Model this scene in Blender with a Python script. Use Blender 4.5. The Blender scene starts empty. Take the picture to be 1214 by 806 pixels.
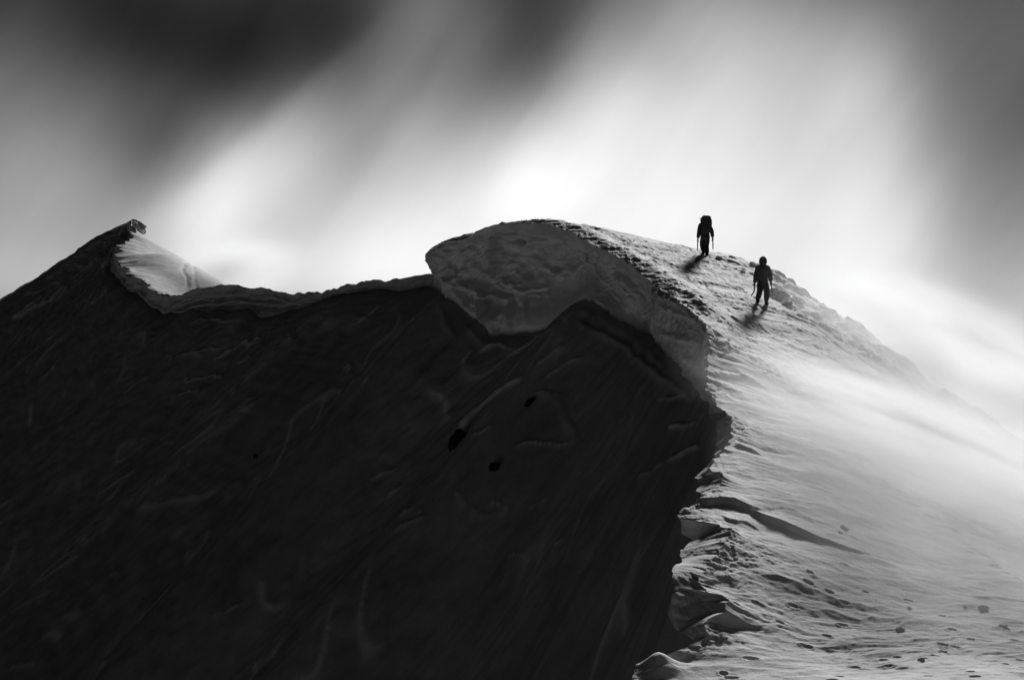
import bpy, bmesh, math, random
import numpy as np
from mathutils import Vector, Matrix

random.seed(7)
rng = np.random.default_rng(11)
SC = bpy.context.scene
COL = SC.collection
F = 1700.0            # focal length in photo pixels (photo is 1214 wide)
CX, CY = 607.0, 403.0

def P(px, py, d):
    """point seen at photo pixel (px,py) standing d metres in front of the camera"""
    return ((px - CX) / F * d, d, (CY - py) / F * d)

# ------------------------------------------------------------------ numpy noise
_perm = rng.permutation(256)
_perm = np.concatenate([_perm, _perm, _perm]).astype(np.int32)
_ang = rng.random(256) * 2 * np.pi
_gx, _gy = np.cos(_ang).astype(np.float32), np.sin(_ang).astype(np.float32)

def perlin(x, y, seed=0):
    x = np.asarray(x, np.float32) + seed * 17.37
    y = np.asarray(y, np.float32) + seed * 5.13
    xf = np.floor(x); yf = np.floor(y)
    xi = xf.astype(np.int32) & 255; yi = yf.astype(np.int32) & 255
    fx = x - xf; fy = y - yf
    u = fx * fx * fx * (fx * (fx * 6 - 15) + 10); v = fy * fy * fy * (fy * (fy * 6 - 15) + 10)
    def g(ix, iy, dx, dy):
        h = _perm[_perm[ix & 255] + (iy & 255)]
        return _gx[h] * dx + _gy[h] * dy
    n00 = g(xi, yi, fx, fy); n10 = g(xi + 1, yi, fx - 1, fy)
    n01 = g(xi, yi + 1, fx, fy - 1); n11 = g(xi + 1, yi + 1, fx - 1, fy - 1)
    a = n00 + u * (n10 - n00); b = n01 + u * (n11 - n01)
    return (a + v * (b - a)) * 1.41

def fbm(x, y, o=4, seed=0, gain=0.5):
    s = 0; a = 1.0
    for k in range(o):
        s = s + a * perlin(x, y, seed + k * 3); x = x * 2.03; y = y * 2.03; a *= gain
    return s

def billow(x, y, o=3, seed=0, gain=0.5):
    s = 0; a = 1.0
    for k in range(o):
        s = s + a * np.abs(perlin(x, y, seed + k * 3)); x = x * 2.03; y = y * 2.03; a *= gain
    return s

def sstep(a, b, x):
    t = np.clip((x - a) / (b - a), 0, 1)
    return t * t * (3 - 2 * t)

def pchip(xs, ys, x):
    xs = np.asarray(xs, float); ys = np.asarray(ys, float)
    h = np.diff(xs); d = np.diff(ys) / h
    m = np.zeros_like(ys); m[0] = d[0]; m[-1] = d[-1]
    for i in range(1, len(xs) - 1):
        if d[i - 1] * d[i] > 0:
            w1 = 2 * h[i] + h[i - 1]; w2 = h[i] + 2 * h[i - 1]
            m[i] = (w1 + w2) / (w1 / d[i - 1] + w2 / d[i])
    i = np.clip(np.searchsorted(xs, x) - 1, 0, len(h) - 1)
    t = (x - xs[i]) / h[i]
    return ((2*t**3 - 3*t**2 + 1) * ys[i] + (t**3 - 2*t**2 + t) * h[i] * m[i]
            + (-2*t**3 + 3*t**2) * ys[i + 1] + (t**3 - t**2) * h[i] * m[i + 1])

class TPS:
    def __init__(s, pts, lam=0.02):
        pts = np.array(pts, float); s.c = pts[:, :2]; n = len(pts)
        K = s.k(s.c, s.c) + lam * np.eye(n)
        Q = np.hstack([np.ones((n, 1)), s.c])
        A = np.block([[K, Q], [Q.T, np.zeros((3, 3))]])
        s.w = np.linalg.solve(A, np.concatenate([pts[:, 2], np.zeros(3)]))
    @staticmethod
    def k(a, b):
        r2 = ((a[:, None, :] - b[None]) ** 2).sum(-1) + 1e-9
        return 0.5 * r2 * np.log(r2)
    def __call__(s, x, y):
        sh = x.shape; q = np.stack([x.ravel(), y.ravel()], 1); out = np.empty(len(q))
        for i in range(0, len(q), 60000):
            b = q[i:i + 60000]
            out[i:i + 60000] = s.k(b, s.c) @ s.w[:-3] + s.w[-3] + b @ s.w[-2:]
        return out.reshape(sh)

# ------------------------------------------------------------------ materials
def new_mat(name):
    m = bpy.data.materials.new(name); m.use_nodes = True
    nt = m.node_tree; nt.nodes.clear()
    out = nt.nodes.new('ShaderNodeOutputMaterial')
    return m, nt, out

def node(nt, typ, **kw):
    n = nt.nodes.new(typ)
    for k, v in kw.items():
        if k.startswith('i_'):
            key = k[2:]
            key = int(key) if key.isdigit() else key.replace('_', ' ')
            n.inputs[key].default_value = v
        else:
            setattr(n, k, v)
    return n

def grey(v): return (v, v, v, 1)

def snow_mat(name, lo, hi, scale=2.0, stretch=(1, 1, 1), rough=0.74, bumps=((28, .012), (90, .005)), contrast=(.4, .6), sss=0.0):
    m, nt, out = new_mat(name)
    tc = node(nt, 'ShaderNodeTexCoord')
    mp = node(nt, 'ShaderNodeMapping'); mp.inputs['Scale'].default_value = stretch
    nt.links.new(tc.outputs['Object'], mp.inputs['Vector'])
    n1 = node(nt, 'ShaderNodeTexNoise', i_Scale=scale, i_Detail=6.0, i_Roughness=.6)
    nt.links.new(mp.outputs[0], n1.inputs['Vector'])
    rp = node(nt, 'ShaderNodeValToRGB')
    rp.color_ramp.elements[0].position = contrast[0]; rp.color_ramp.elements[0].color = grey(lo)
    rp.color_ramp.elements[1].position = contrast[1]; rp.color_ramp.elements[1].color = grey(hi)
    nt.links.new(n1.outputs['Fac'], rp.inputs['Fac'])
    bs = node(nt, 'ShaderNodeBsdfPrincipled', i_Roughness=rough)
    bs.inputs['Specular IOR Level'].default_value = .19
    nt.links.new(rp.outputs['Color'], bs.inputs['Base Color'])
    if sss:
        bs.inputs['Subsurface Weight'].default_value = sss
        bs.inputs['Subsurface Radius'].default_value = (1, 1, 1)
        bs.inputs['Subsurface Scale'].default_value = .25
    prev = None
    for sc, dist in bumps:
        nb = node(nt, 'ShaderNodeTexNoise', i_Scale=float(sc), i_Detail=3.0, i_Roughness=.6)
        nt.links.new(tc.outputs['Object'], nb.inputs['Vector'])
        bp = node(nt, 'ShaderNodeBump', i_Strength=1.0, i_Distance=dist)
        nt.links.new(nb.outputs['Fac'], bp.inputs['Height'])
        if prev: nt.links.new(prev.outputs[0], bp.inputs['Normal'])
        prev = bp
    if prev: nt.links.new(prev.outputs[0], bs.inputs['Normal'])
    nt.links.new(bs.outputs[0], out.inputs['Surface'])
    return m

def plain_mat(name, lo, hi, rough=.7, scale=25, metal=0.0, bump=.004):
    m, nt, out = new_mat(name)
    tc = node(nt, 'ShaderNodeTexCoord')
    n1 = node(nt, 'ShaderNodeTexNoise', i_Scale=float(scale), i_Detail=4.0)
    nt.links.new(tc.outputs['Object'], n1.inputs['Vector'])
    rp = node(nt, 'ShaderNodeValToRGB')
    rp.color_ramp.elements[0].position = .35; rp.color_ramp.elements[0].color = grey(lo)
    rp.color_ramp.elements[1].position = .65; rp.color_ramp.elements[1].color = grey(hi)
    nt.links.new(n1.outputs['Fac'], rp.inputs['Fac'])
    bs = node(nt, 'ShaderNodeBsdfPrincipled', i_Roughness=rough, i_Metallic=metal)
    bs.inputs['Specular IOR Level'].default_value = .2
    nt.links.new(rp.outputs['Color'], bs.inputs['Base Color'])
    bp = node(nt, 'ShaderNodeBump', i_Strength=.7, i_Distance=bump)
    nt.links.new(n1.outputs['Fac'], bp.inputs['Height']); nt.links.new(bp.outputs[0], bs.inputs['Normal'])
    nt.links.new(bs.outputs[0], out.inputs['Surface'])
    return m

M_SLOPE = snow_mat('wind_packed_snow', .58, .75, 1.2)
M_WALL = snow_mat('layered_cornice_snow', .60, .84, .9, (1, 1, 3.2), bumps=((24, .012),), contrast=(.36, .62))
M_FACE = snow_mat('shade_darkened_snow', .21, .36, .35, (1, 1, 1), bumps=((9, .015), (30, .010)), contrast=(.3, .7))  # snow base colour darkened to carry the shade of the face
def add_snow_light(m):
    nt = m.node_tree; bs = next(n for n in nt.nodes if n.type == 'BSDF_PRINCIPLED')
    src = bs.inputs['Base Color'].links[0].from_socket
    a = node(nt, 'ShaderNodeAttribute', attribute_name='snow_and_light')  # paler colour: part clinging snow, part painted light on ribs and folds
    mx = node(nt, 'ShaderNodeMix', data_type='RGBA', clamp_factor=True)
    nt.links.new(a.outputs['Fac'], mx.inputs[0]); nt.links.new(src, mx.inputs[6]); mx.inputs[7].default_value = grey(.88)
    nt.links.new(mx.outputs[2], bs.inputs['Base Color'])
M_FARWALL = snow_mat('darker_cornice_snow', .36, .54, .5, (1, 1, 3.0), bumps=((8, .03),), contrast=(.36, .62))  # cornice snow in a darker tone for the far band
add_snow_light(M_FACE); add_snow_light(M_WALL)
M_ROCK = plain_mat('dark_rock', .003, .012, .9, 6, bump=.05)
M_RIME = snow_mat('rimed_rock', .30, .72, 3.0, bumps=((14, .02), (50, .008)))
M_CHUNK = snow_mat('snow_lump', .45, .72, 5.0, bumps=((30, .01),))
M_JACKET = plain_mat('jacket_cloth', .055, .085, .8)
M_TROUS = plain_mat('trouser_cloth', .035, .055, .85)
M_PACK = plain_mat('pack_nylon', .06, .10, .7)
M_SKIN = plain_mat('skin', .30, .36, .6)
M_GLOVE = plain_mat('glove_leather', .02, .035, .7)
M_BOOT = plain_mat('boot_leather', .010, .016, .6)
M_METAL = plain_mat('dark_steel', .05, .09, .45, metal=.6)
M_SHAFT = plain_mat('pale_shaft', .42, .55, .5)
M_GOGG = plain_mat('goggle_lens', .01, .02, .2)

# ------------------------------------------------------------------ mesh helpers
def grid_mesh(name, X, Y, Z, mat, flip=False):
    r, c = X.shape
    co = np.stack([X, Y, Z], -1).reshape(-1, 3).astype(np.float32)
    idx = np.arange(r * c, dtype=np.int32).reshape(r, c)
    a, b, d, e = idx[:-1, :-1], idx[:-1, 1:], idx[1:, 1:], idx[1:, :-1]
    q = np.stack([a, e, d, b] if flip else [a, b, d, e], -1).reshape(-1, 4)
    me = bpy.data.meshes.new(name)
    me.vertices.add(len(co)); me.vertices.foreach_set('co', co.ravel())
    me.loops.add(q.size); me.loops.foreach_set('vertex_index', q.ravel())
    me.polygons.add(len(q)); me.polygons.foreach_set('loop_start', np.arange(0, q.size, 4, dtype=np.int32))
    me.polygons.foreach_set('use_smooth', np.ones(len(q), bool))
    me.update(calc_edges=True); me.validate()
    me.materials.append(mat)
    o = bpy.data.objects.new(name, me); COL.objects.link(o)
    return o

def structure(o, label):
    o['kind'] = 'structure'; o['label'] = label
    return o

# ------------------------------------------------------------------ THE MOUNTAIN
# crest line (lip of the cornice) and foot of the cornice wall, photo pixel + distance
LF = [  # lip px,py,d                foot px,py,d
 (753, 806, 24.3, 738, 862, 24.4), (757, 788, 24.8, 742, 842, 24.9), (800, 772, 25.3, 786, 800, 25.5),
 (835, 755, 25.8, 816, 758, 26.2), (838, 735, 26.3, 799, 744, 26.8), (862, 722, 26.6, 797, 727, 27.2),
 (866, 708, 27.0, 797, 706, 27.6), (836, 702, 27.4, 797, 695, 27.9), (832, 688, 27.8, 799, 682, 28.3),
 (850, 660, 28.8, 803, 660, 29.2), (866, 626, 30.2, 818, 646, 30.5), (832, 618, 31.0, 824, 642, 31.3),
 (804, 613, 31.5, 808, 629, 31.8), (820, 598, 32.2, 819, 612, 32.6), (833, 586, 32.8, 831, 598, 33.2),
 (845, 581, 33.2, 831, 588, 33.6), (858, 563, 34.0, 827, 578, 34.4), (842, 555, 34.8, 828, 566, 35.0),
 (852, 541, 36.0, 838, 557, 36.3), (866, 524, 37.6, 848, 538, 37.9), (869, 505, 39.0, 848, 522, 39.2),
 (866, 495, 39.7, 848, 503, 40.0), (850, 480, 40.8, 839, 491, 41.0), (841, 463, 42.0, 836, 475, 42.2),
 (839, 440, 43.5, 830, 465, 44.0), (839, 392, 46.5, 812, 448, 47.5), (815, 365, 49.0, 797, 425, 50.0),
 (790, 346, 51.5, 780, 411, 52.2), (775, 339, 53.0, 772, 398, 53.5), (766, 329, 54.2, 762, 394, 54.8),
 (735, 306, 56.5, 722, 373, 57.5), (700, 288, 59.0, 692, 357, 60.0), (672, 273, 61.5, 668, 378, 62.0),
 (645, 265, 63.5, 638, 395, 63.5), (604, 264, 65.5, 602, 397, 64.8), (575, 270, 67.0, 583, 398, 65.9),
 (550, 284, 68.5, 571, 382, 67.0), (526, 287, 70.0, 550, 370, 68.6), (509, 297, 71.0, 540, 362, 70.3),
 (504, 306, 71.6, 532, 356, 71.8), (510, 315, 72.6, 528, 352, 73.0), (530, 327, 78.0, 526, 350, 78.2),
 (505, 325, 86.0, 504, 340, 86.2), (478, 330, 90.0, 476, 346, 90.3), (450, 331, 95.0, 450, 343, 95.4), (400, 341, 104., 397, 353, 104.6),
 (345, 349, 115., 340, 372, 116.), (322, 344, 119., 316, 376, 120.), (300, 341, 122., 298, 369, 122.8), (260, 338, 128., 256, 368, 128.8),
 (232, 342, 132., 232, 367, 132.8), (212, 349, 136., 208, 373, 136.8), (198, 350, 140., 193, 371, 140.8), (172, 339, 146., 168, 354, 147.),
 (155, 325, 152., 149, 341, 153.), (145, 310, 162., 137, 327, 163.), (140, 301, 170., 131, 318, 171.),
 (148, 287, 178., 138, 300, 179.), (158, 274, 184., 148, 288, 185.), (159, 260, 188., 154, 270, 189.),
 (140, 268, 191., 137, 273, 192.), (120, 277, 194., 117, 282, 195.), (90, 297, 199., 87, 303, 200.),
 (50, 324, 206., 47, 330, 207.), (0, 355, 216., -4, 361, 217.), (-70, 400, 230., -75, 410, 231.), (-170, 460, 250., -180, 475, 251.)]
lipP = [(1.2, -6, -1.7), (1.2, 4, -2.1), (1.5, 13, -4.0), (1.8, 20, -5.4)] + [P(*r[:3]) for r in LF]
footP = [(-.2, -6, -3.5), (-.2, 4, -4), (.2, 13, -6.0), (.9, 20, -6.9)] + [P(*r[3:]) for r in LF]
lipP = np.array(lipP); footP = np.array(footP)
tt = lipP[:, 1]

def crest(t):
    lip = np.stack([pchip(tt, lipP[:, i], t) for i in range(3)], -1)
    foot = np.stack([pchip(tt, footP[:, i], t) for i in range(3)], -1)
    near = sstep(22, 25, t) * (1 - sstep(70, 90, t))
    # ragged edge
    jag = fbm(t * 2.6, t * 0 + 3, 5, 5, .6) * .10 * near
    jz = fbm(t * 2.1, t * 0 + 9, 4, 8) * .05 * near
    far = sstep(84, 95, t)
    jz = jz + far * (fbm(t * .35, t * 0, 4, 21) * .20)
    bold = sstep(95, 112, t)
    summit = sstep(138, 146, t) * (1 - sstep(184, 190, t))
    rag = summit * (fbm(t * .35, t * 0 + 2, 4, 41, .6) * .8)
    lip[:, 0] += rag; lip[:, 2] += summit * fbm(t * .45, t * 0 + 6, 3, 44) * .3
    lip[:, 0] += jag; lip[:, 2] += jz
    foot[:, 0] += fbm(t * 1.1, t * 0 + 5, 3, 12) * .12 * near
    foot[:, 2] += fbm(t * .9, t * 0 + 5, 3, 15) * .12 * near + bold * fbm(t * .3, t * 0, 3, 31) * .35
    return lip, foot

t_pre = np.arange(-6, 22, .5)
t_near = 22 * np.exp(np.arange(0, math.log(84 / 22), .00105))
t_far = 84 * np.exp(np.arange(0, math.log(249 / 84), .0016))

# ---- sunlit slope of the near ridge: height surface through measured points
ctrl = [P(*a) for a in [
 (753, 806, 24.3), (860, 806, 24.2), (980, 806, 24.1), (1100, 806, 24), (1214, 806, 23.9),
 (1000, 776, 26), (1214, 788, 26), (880, 735, 26.8), (1000, 735, 27.8), (1100, 745, 27.6), (1214, 760, 27.5),
 (880, 655, 29.4), (930, 655, 30), (1000, 680, 30), (1100, 705, 30), (1214, 722, 30),
 (890, 606, 32.4), (930, 622, 32.2), (1000, 642, 32), (1100, 668, 32.5), (1214, 690, 32.5),
 (900, 575, 34.5), (1000, 606, 34.5), (1100, 640, 34.8), (1214, 668, 35),
 (900, 536, 37.5), (1000, 560, 38), (1100, 592, 38.3), (1214, 628, 38.5),
 (900, 500, 40.5), (870, 462, 43), (900, 455, 44), (1000, 492, 44), (1100, 535, 44), (1214, 583, 44),
 (870, 405, 47.5), (920, 420, 47.5), (860, 380, 50), (900, 394, 50), (1000, 430, 50), (1100, 482, 50), (1214, 548, 50),
 (830, 350, 53), (903, 361, 54), (960, 380, 54), (1000, 399, 54.5), (1050, 424, 54.5), (1100, 455, 54), (1214, 528, 53.5),
 (780, 315, 57.5), (860, 334, 57.5), (940, 352, 58), (1003, 377, 58.2), (1060, 418, 57.5), (1100, 447, 57), (1150, 480, 55.5),
 (760, 293, 61), (836, 303, 62), (880, 318, 60.5), (948, 345, 60.5), (901, 313, 63),
 (660, 265.5, 64), (700, 271, 66), (770, 285, 66), (820, 296, 65.5), (870, 305, 65), (590, 272, 68)]]
ctrl += [(15.0, 64, .1), (12, 70, 1.6), (5, 74, 4.0), (0, 78, 3.2), (8, 80, 1.0), (20, 60, -5.0), (26, 70, -9), (21, 46, -7.2), (27, 40, -11),
         (17, 33, -7.6), (16, 28, -7.8), (14, 22, -7.4), (30, 55, -11), (28, 26, -12), (5, 20, -5.5), (9, 20, -5.6), (5, 13, -4.2), (11, 13, -4.6), (18, 10, -7), (5, 2, -2.2), (12, 2, -3), (5, -6, -1.8), (14, -6, -3),
         (-3, 86, 1.5), (5, 90, -1.5), (20, 86, -7)]
H = TPS(ctrl, .01)

def polyline_profile(X, Y, line, drop, rise, back, scoop=.0):
    """wind-cut step along a plan polyline: sharp on the camera side, fading up-slope"""
    pts = np.array([P(a, b, c)[:2] for a, b, c, h in line]); hs = np.array([h for *_, h in line])
    best = np.full(X.shape, 1e9); sd = np.zeros(X.shape); hh = np.zeros(X.shape)
    x0, x1 = pts[:, 0].min() - 1.5, pts[:, 0].max() + 1.5
    for i in range(len(pts) - 1):
        a = pts[i]; b = pts[i + 1]; e = b - a; L2 = (e ** 2).sum()
        u = np.clip(((X - a[0]) * e[0] + (Y - a[1]) * e[1]) / L2, 0, 1)
        dx = X - a[0] - u * e[0]; dy = Y - a[1] - u * e[1]
        d = np.hypot(dx, dy)
        s = np.sign(e[0] * (Y - a[1]) - e[1] * (X - a[0]))
        k = d < best
        endf = np.ones(X.shape)
        best = np.where(k, d, best); sd = np.where(k, d * s, sd); hh = np.where(k, hs[i] + u * (hs[i + 1] - hs[i]), hh)
    up = np.exp(-np.maximum(sd, 0) / back) * sstep(-drop, 0, sd)
    dn = -scoop * np.exp(-np.maximum(-sd - drop, 0) / .5) * (sd < 0) * sstep(0, drop, -sd)
    return hh * (up + dn)

SCARPS = [
 ([(806, 615, 31.6, .10), (828, 594, 32.3, .2), (848, 588, 32.45, .42), (870, 584, 32.5, .50), (886, 586, 32.4, .46), (891, 590, 32.3, .25), (896, 590, 32.2, .40), (915, 596, 32.0, .50), (945, 606, 31.8, .42), (975, 615, 31.7, .28), (1003, 624, 31.7, .16), (1040, 640, 31.9, .06), (1090, 660, 32.2, .03), (1150, 690, 32.2, .0)], .10, 0, 1.1),
 ([(845, 534, 37.6, .05), (862, 526, 37.4, .25), (880, 524, 37.3, .36), (894, 527, 37.3, .30), (908, 536, 37.3, .0)], .12, 0, 1.2),
 ([(842, 445, 43.4, .05), (862, 437, 43.8, .2), (880, 438, 44, .36), (895, 446, 44, .25), (912, 458, 44, .0)], .12, 0, 1.2),
 ([(842, 408, 46.4, .1), (852, 404, 46.8, .28), (862, 410, 46.8, .0)], .10, 0, .8),
 ([(776, 341, 53, .2), (800, 347, 52.2, .35), (822, 360, 51, .35), (838, 376, 49.5, .2), (850, 388, 48.5, .0)], .30, 0, 1.0),
 ([(850, 588, 31.9, .0), (862, 605, 31.4, .12), (885, 604, 31.4, .12), (905, 614, 31.2, .0)], .08, 0, .6),
 ([(840, 690, 27.9, .08), (860, 680, 28.2, .10), (872, 683, 28, 0)], .10, 0, .5),
 ([(838, 712, 27.1, .05), (856, 706, 27.2, .12), (880, 700, 27.3, .0)], .08, 0, .6),
 ([(1120, 700, 30.3, 0), (1160, 692, 30.6, .08), (1214, 690, 30.8, .1), (1260, 690, 30.8, .1)], .1, 0, .7),
]
FEET = [(958, 690, 0), (960, 678, 1), (983, 699, 0), (1001, 711, 1), (998, 736, 0), (980, 752, 1), (955, 764, 0), (890, 780, 1), (858, 797, 0), (868, 801, 1), (880, 805, 0),
        (1048, 779, 1), (1064, 776, 0), (1095, 780, 1), (1054, 786, 1), (1012, 787, 0), (996, 799, 1), (985, 804, 0), (1140, 793, 1), (1156, 800, 0), (1150, 796, 1), (1118, 759, 0), (1133, 760, 1), (1118, 769, 0),
        (1190, 741, 1), (1203, 754, 0), (1151, 751, 1), (1116, 726, 0), (1026, 698, 1), (1076, 708, 0), (1000, 668, 1), (1129, 741, 0), (1070, 790, 1), (1100, 800, 0), (1210, 778, 1),
        (1108, 776, 0), (1190, 785, 1), (1184, 672, 0), (1192, 678, 1), (1200, 668, 0), (1176, 666, 1), (1205, 685, 0), (1150, 655, 0), (1168, 660, 1), (925, 738, 1), (940, 715, 0)]
TRACK2 = [(1023 + i * 9.5 + random.uniform(-4, 4), 545 + i * 7.6 + random.uniform(-4, 4), i % 2) for i in range(17)] + [(1060 + i * 12, 565 + i * 8 + random.uniform(-5, 5), i % 2) for i in range(12)]

def solve_depth(px, py, lo=23, hi=66):
    """distance at which the view ray through a photo pixel meets the slope"""
    d = np.arange(lo, hi, .03)
    x = (px - CX) / F * d; z = (CY - py) / F * d
    h = H(x, d) - z
    k = np.nonzero(h > 0)[0]
    return float(d[k[0]]) if len(k) else hi

def slope_z(X, Y, lipz=None, lipx=None):
    z = H(X, Y)
    px = CX + X / Y * F; py = CY - z / Y * F
    w = np.ones_like(z)
    # broad undulation + sastrugi (stretched along the wind, which blows across the crest)
    a = math.radians(-18); U = X * math.cos(a) - Y * math.sin(a); V = X * math.sin(a) + Y * math.cos(a)
    wx = U + .6 * fbm(U * .5, V * .5, 2, 61); wy = V + .25 * fbm(U * .7, V * .7, 2, 64)
    z = z + .10 * fbm(wx * .22, wy * .45, 3, 70)
    fore = 1 - sstep(31.5, 34, Y)
    sas = billow(wx * .55, wy * 2.0, 4, 40, .55)
    z = z - (.028 + .010 * fore) * sas * (.35 + sstep(-.2, .4, fbm(X * .25, Y * .25, 2, 90)))
    z = z + .009 * fbm(X * 3, Y * 5, 3, 100) * (.6 + .5 * fore)
    d_lip = X - lipx
    # rime crust beside the lip of the big cornice and down the edge
    crust = np.exp(-np.maximum(d_lip, 0) / 2.6) * sstep(41, 46, Y) * (1 - sstep(66, 70, Y))
    crust = np.maximum(crust, .55 * np.exp(-np.maximum(d_lip, 0) / .9) * (1 - sstep(43, 46, Y)))
    mod = sstep(-.35, .35, fbm(X * .6, Y * .6, 3, 130))
    z = z + crust * mod * (.13 * (billow(X * 2.0, Y * 1.5, 4, 110, .6) - .45))
    z = z + sstep(44, 50, Y) * (.055 * (billow(wx * 1.6, wy * 1.1, 4, 117, .6) - .4)) * (1 - .8 * sstep(1010, 1100, px))
    # lumpy rimed blocks along the right hand skyline
    sky = pchip([830, 860, 901, 948, 1003, 1060, 1100, 1150, 1214, 1300], [298, 303, 311, 343, 374, 416, 446, 479, 522, 580], np.clip(px, 830, 1300))
    off = py - sky
    width = np.interp(px, [830, 870, 920, 1000, 1100, 1214], [6, 16, 34, 34, 45, 50])
    band = (.35 * sstep(850, 875, px) + .65 * sstep(905, 935, px)) * (1 - sstep(width * .55, width * 1.25, off)) * sstep(48, 52, Y)
    blk = .5 + .5 * perlin(X * 1.1, Y * .9, 150) + .30 * perlin(X * 2.3, Y * 2.0, 153) + .12 * perlin(X * 5, Y * 4.6, 156) - .15
    z = z + band * (.27 * sstep(.22, .62, blk) * (.35 + .65 * sstep(-.3, .3, perlin(X * .4, Y * .4, 160))) + .10 * fbm(X * 2.2, Y * 1.8, 3, 166) - .10)
    kx, ky, _ = P(780, 798, 24.9)
    z = z + .26 * np.exp(-(((X - kx) / .30) ** 2 + ((Y - ky) / .40) ** 2))
    for s in SCARPS:
        z = z + .33 * polyline_profile(X + .10 * fbm(X * 1.3, Y * 1.3, 3, 180), Y + .14 * fbm(X * 1.1, Y * 1.1, 3, 183), *s)
    return z

HOLES = []
for i, (px, py, s) in enumerate(FEET):
    d = solve_depth(px, py + 1); x, y, _ = P(px, py, d)
    HOLES.append((x, y, random.uniform(.07, .13), random.uniform(.045, .08), random.uniform(.05, .10)))
for i, (px, py, s) in enumerate(TRACK2):
    d = solve_depth(px, py); x, y, _ = P(px, py, d)
    HOLES.append((x, y, random.uniform(.12, .20), random.uniform(.08, .13), random.uniform(.015, .045)))

def stamp_holes(X, Y, Z):
    for x, y, a, b, dep in HOLES:
        r = np.searchsorted(Y[:, 0], [y - .7, y + .7])
        sl = slice(max(r[0], 0), r[1])
        dx = (X[sl] - x) / a; dy = (Y[sl] - y) / b
        q = np.hypot(dx, dy) + .25 * perlin(X[sl] * 7, Y[sl] * 7, 170)
        Z[sl] += -dep * (1 - sstep(.55, 1.05, q)) + .12 * dep * np.exp(-((q - 1.35) / .28) ** 2)

def px_line(px, py, line, box=40):
    """distance and side of base points from a drawn line (photo coordinates of the line on the mountain)"""
    d_best = np.full(px.shape, 1e6); sd = np.full(px.shape, 1e6)
    for (ax, ay), (bx, by) in zip(line[:-1], line[1:]):
        e0, e1 = bx - ax, by - ay; L2 = e0 * e0 + e1 * e1
        u = np.clip(((px - ax) * e0 + (py - ay) * e1) / L2, 0, 1)
        dx = px - ax - u * e0; dy = py - ay - u * e1
        d = np.hypot(dx, dy); s_ = np.sign(e0 * (py - ay) - e1 * (px - ax))
        k = d < d_best
        d_best = np.where(k, d, d_best); sd = np.where(k, d * s_, sd)
    return d_best, sd

def east_grid(t, ncol, far=False):
    lip, foot = crest(t)
    g = np.linspace(0, 1, ncol)
    lx = lip[:, 0][:, None]; T = np.repeat(t[:, None], ncol, 1)
    if not far:
        W = np.maximum(.372 * t - lip[:, 0], 4.0)[:, None]
        G = np.where(g < .9, g / .9, 1 + ((g - .9) / .1) ** 2 * 1.2)
        G = .25 * np.minimum(G, 1) ** 2 + .75 * np.minimum(G, 1) + np.maximum(G - 1, 0)
        X = lx + W * G[None]
        Y = T
        Z = slope_z(X, Y, lipx=lx)
        base = slope_z(lx, t[:, None], lipx=lx)
        dx = X - lx
        Z = Z + (lip[:, 2][:, None] - base) * np.exp(-dx / np.interp(t, [22, 40, 48, 66, 72], [.45, .5, .8, .9, .7])[:, None])
        bulg = np.interp(t, [40, 46, 50, 60, 66, 72], [0, .10, .22, .25, .12, .05])[:, None]
        Z = Z + bulg * (np.exp(-((dx - .9) / .7) ** 2) - np.exp(-(.9 / .7) ** 2) * np.exp(-dx / .3))
        stamp_holes(X, Y, Z)
    else:
        X = lx + 45 * (g ** 1.6)[None]; Y = T
        lxs = np.convolve(np.pad(lip[:, 0], 22, 'edge'), np.ones(45) / 45, 'valid')[:, None]
        dx = np.maximum(X - lxs, 0) + .02 * (X - lx)
        sl = np.interp(t, [84, 110, 140, 150, 165, 175, 188, 200, 250], [.35, .42, .40, .33, .24, .38, .62, .7, .8])[:, None]
        lz = lip[:, 2]; lzs = np.convolve(np.pad(lz, 22, 'edge'), np.ones(45) / 45, 'valid')
        Z = lzs[:, None] + (lz - lzs)[:, None] * np.exp(-dx / 1.2) - sl * dx + .10 * np.minimum(dx, 8) * np.exp(-dx / 5)
        shelf = np.exp(-((t - 164) / 7.0) ** 2)[:, None]
        Z = Z + shelf * ((sl * dx) * np.exp(-(dx / 11) ** 2) + .55 * np.exp(-((dx - 5) / 3.5) ** 2) * sstep(0, 2, dx) - .30 * np.maximum(dx - 9, 0))
        Z = Z + .14 * fbm(X * .12, Y * .12, 4, 200) * sstep(0, 2, dx) + .02 * billow(X * .4, Y * .6, 3, 210) * sstep(0, 2, dx)
        # trodden tracks on the summit snow
        px = CX + X / Y * F; py = CY - Z / Y * F
        for line in ([(220, 311), (217, 320), (223, 330), (222, 344)], [(228, 311), (231, 322), (231, 334), (236, 346)], [(222, 311), (238, 316), (252, 325), (264, 331)]):
            d, _ = px_line(px, py, line)
            Z = Z - .30 * np.exp(-(d / 1.1) ** 2) * (.5 + .5 * sstep(-.3, .3, perlin(X * 1.2, Y * .8, 220)))
    return lip, foot, X, Y, Z

lip_n, foot_n, Xn, Yn, Zn = east_grid(t_near, 640)
structure(grid_mesh('snow_slope', Xn, Yn, Zn, M_SLOPE), 'sunlit wind-packed snow slope under the two climbers')
_, _, Xp, Yp, Zp = east_grid(np.append(t_pre, t_near[0]), 120)
structure(grid_mesh('snow_slope_foreground', Xp, Yp, Zp, M_SLOPE), 'snow ground at the photographer standing point below the frame')
lip_f, foot_f, Xf, Yf, Zf = east_grid(np.append(t_near[-1], t_far), 180, True)
structure(grid_mesh('summit_snow', Xf, Yf, Zf, M_SLOPE), 'sunlit snow on the far summit and saddle')

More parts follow.
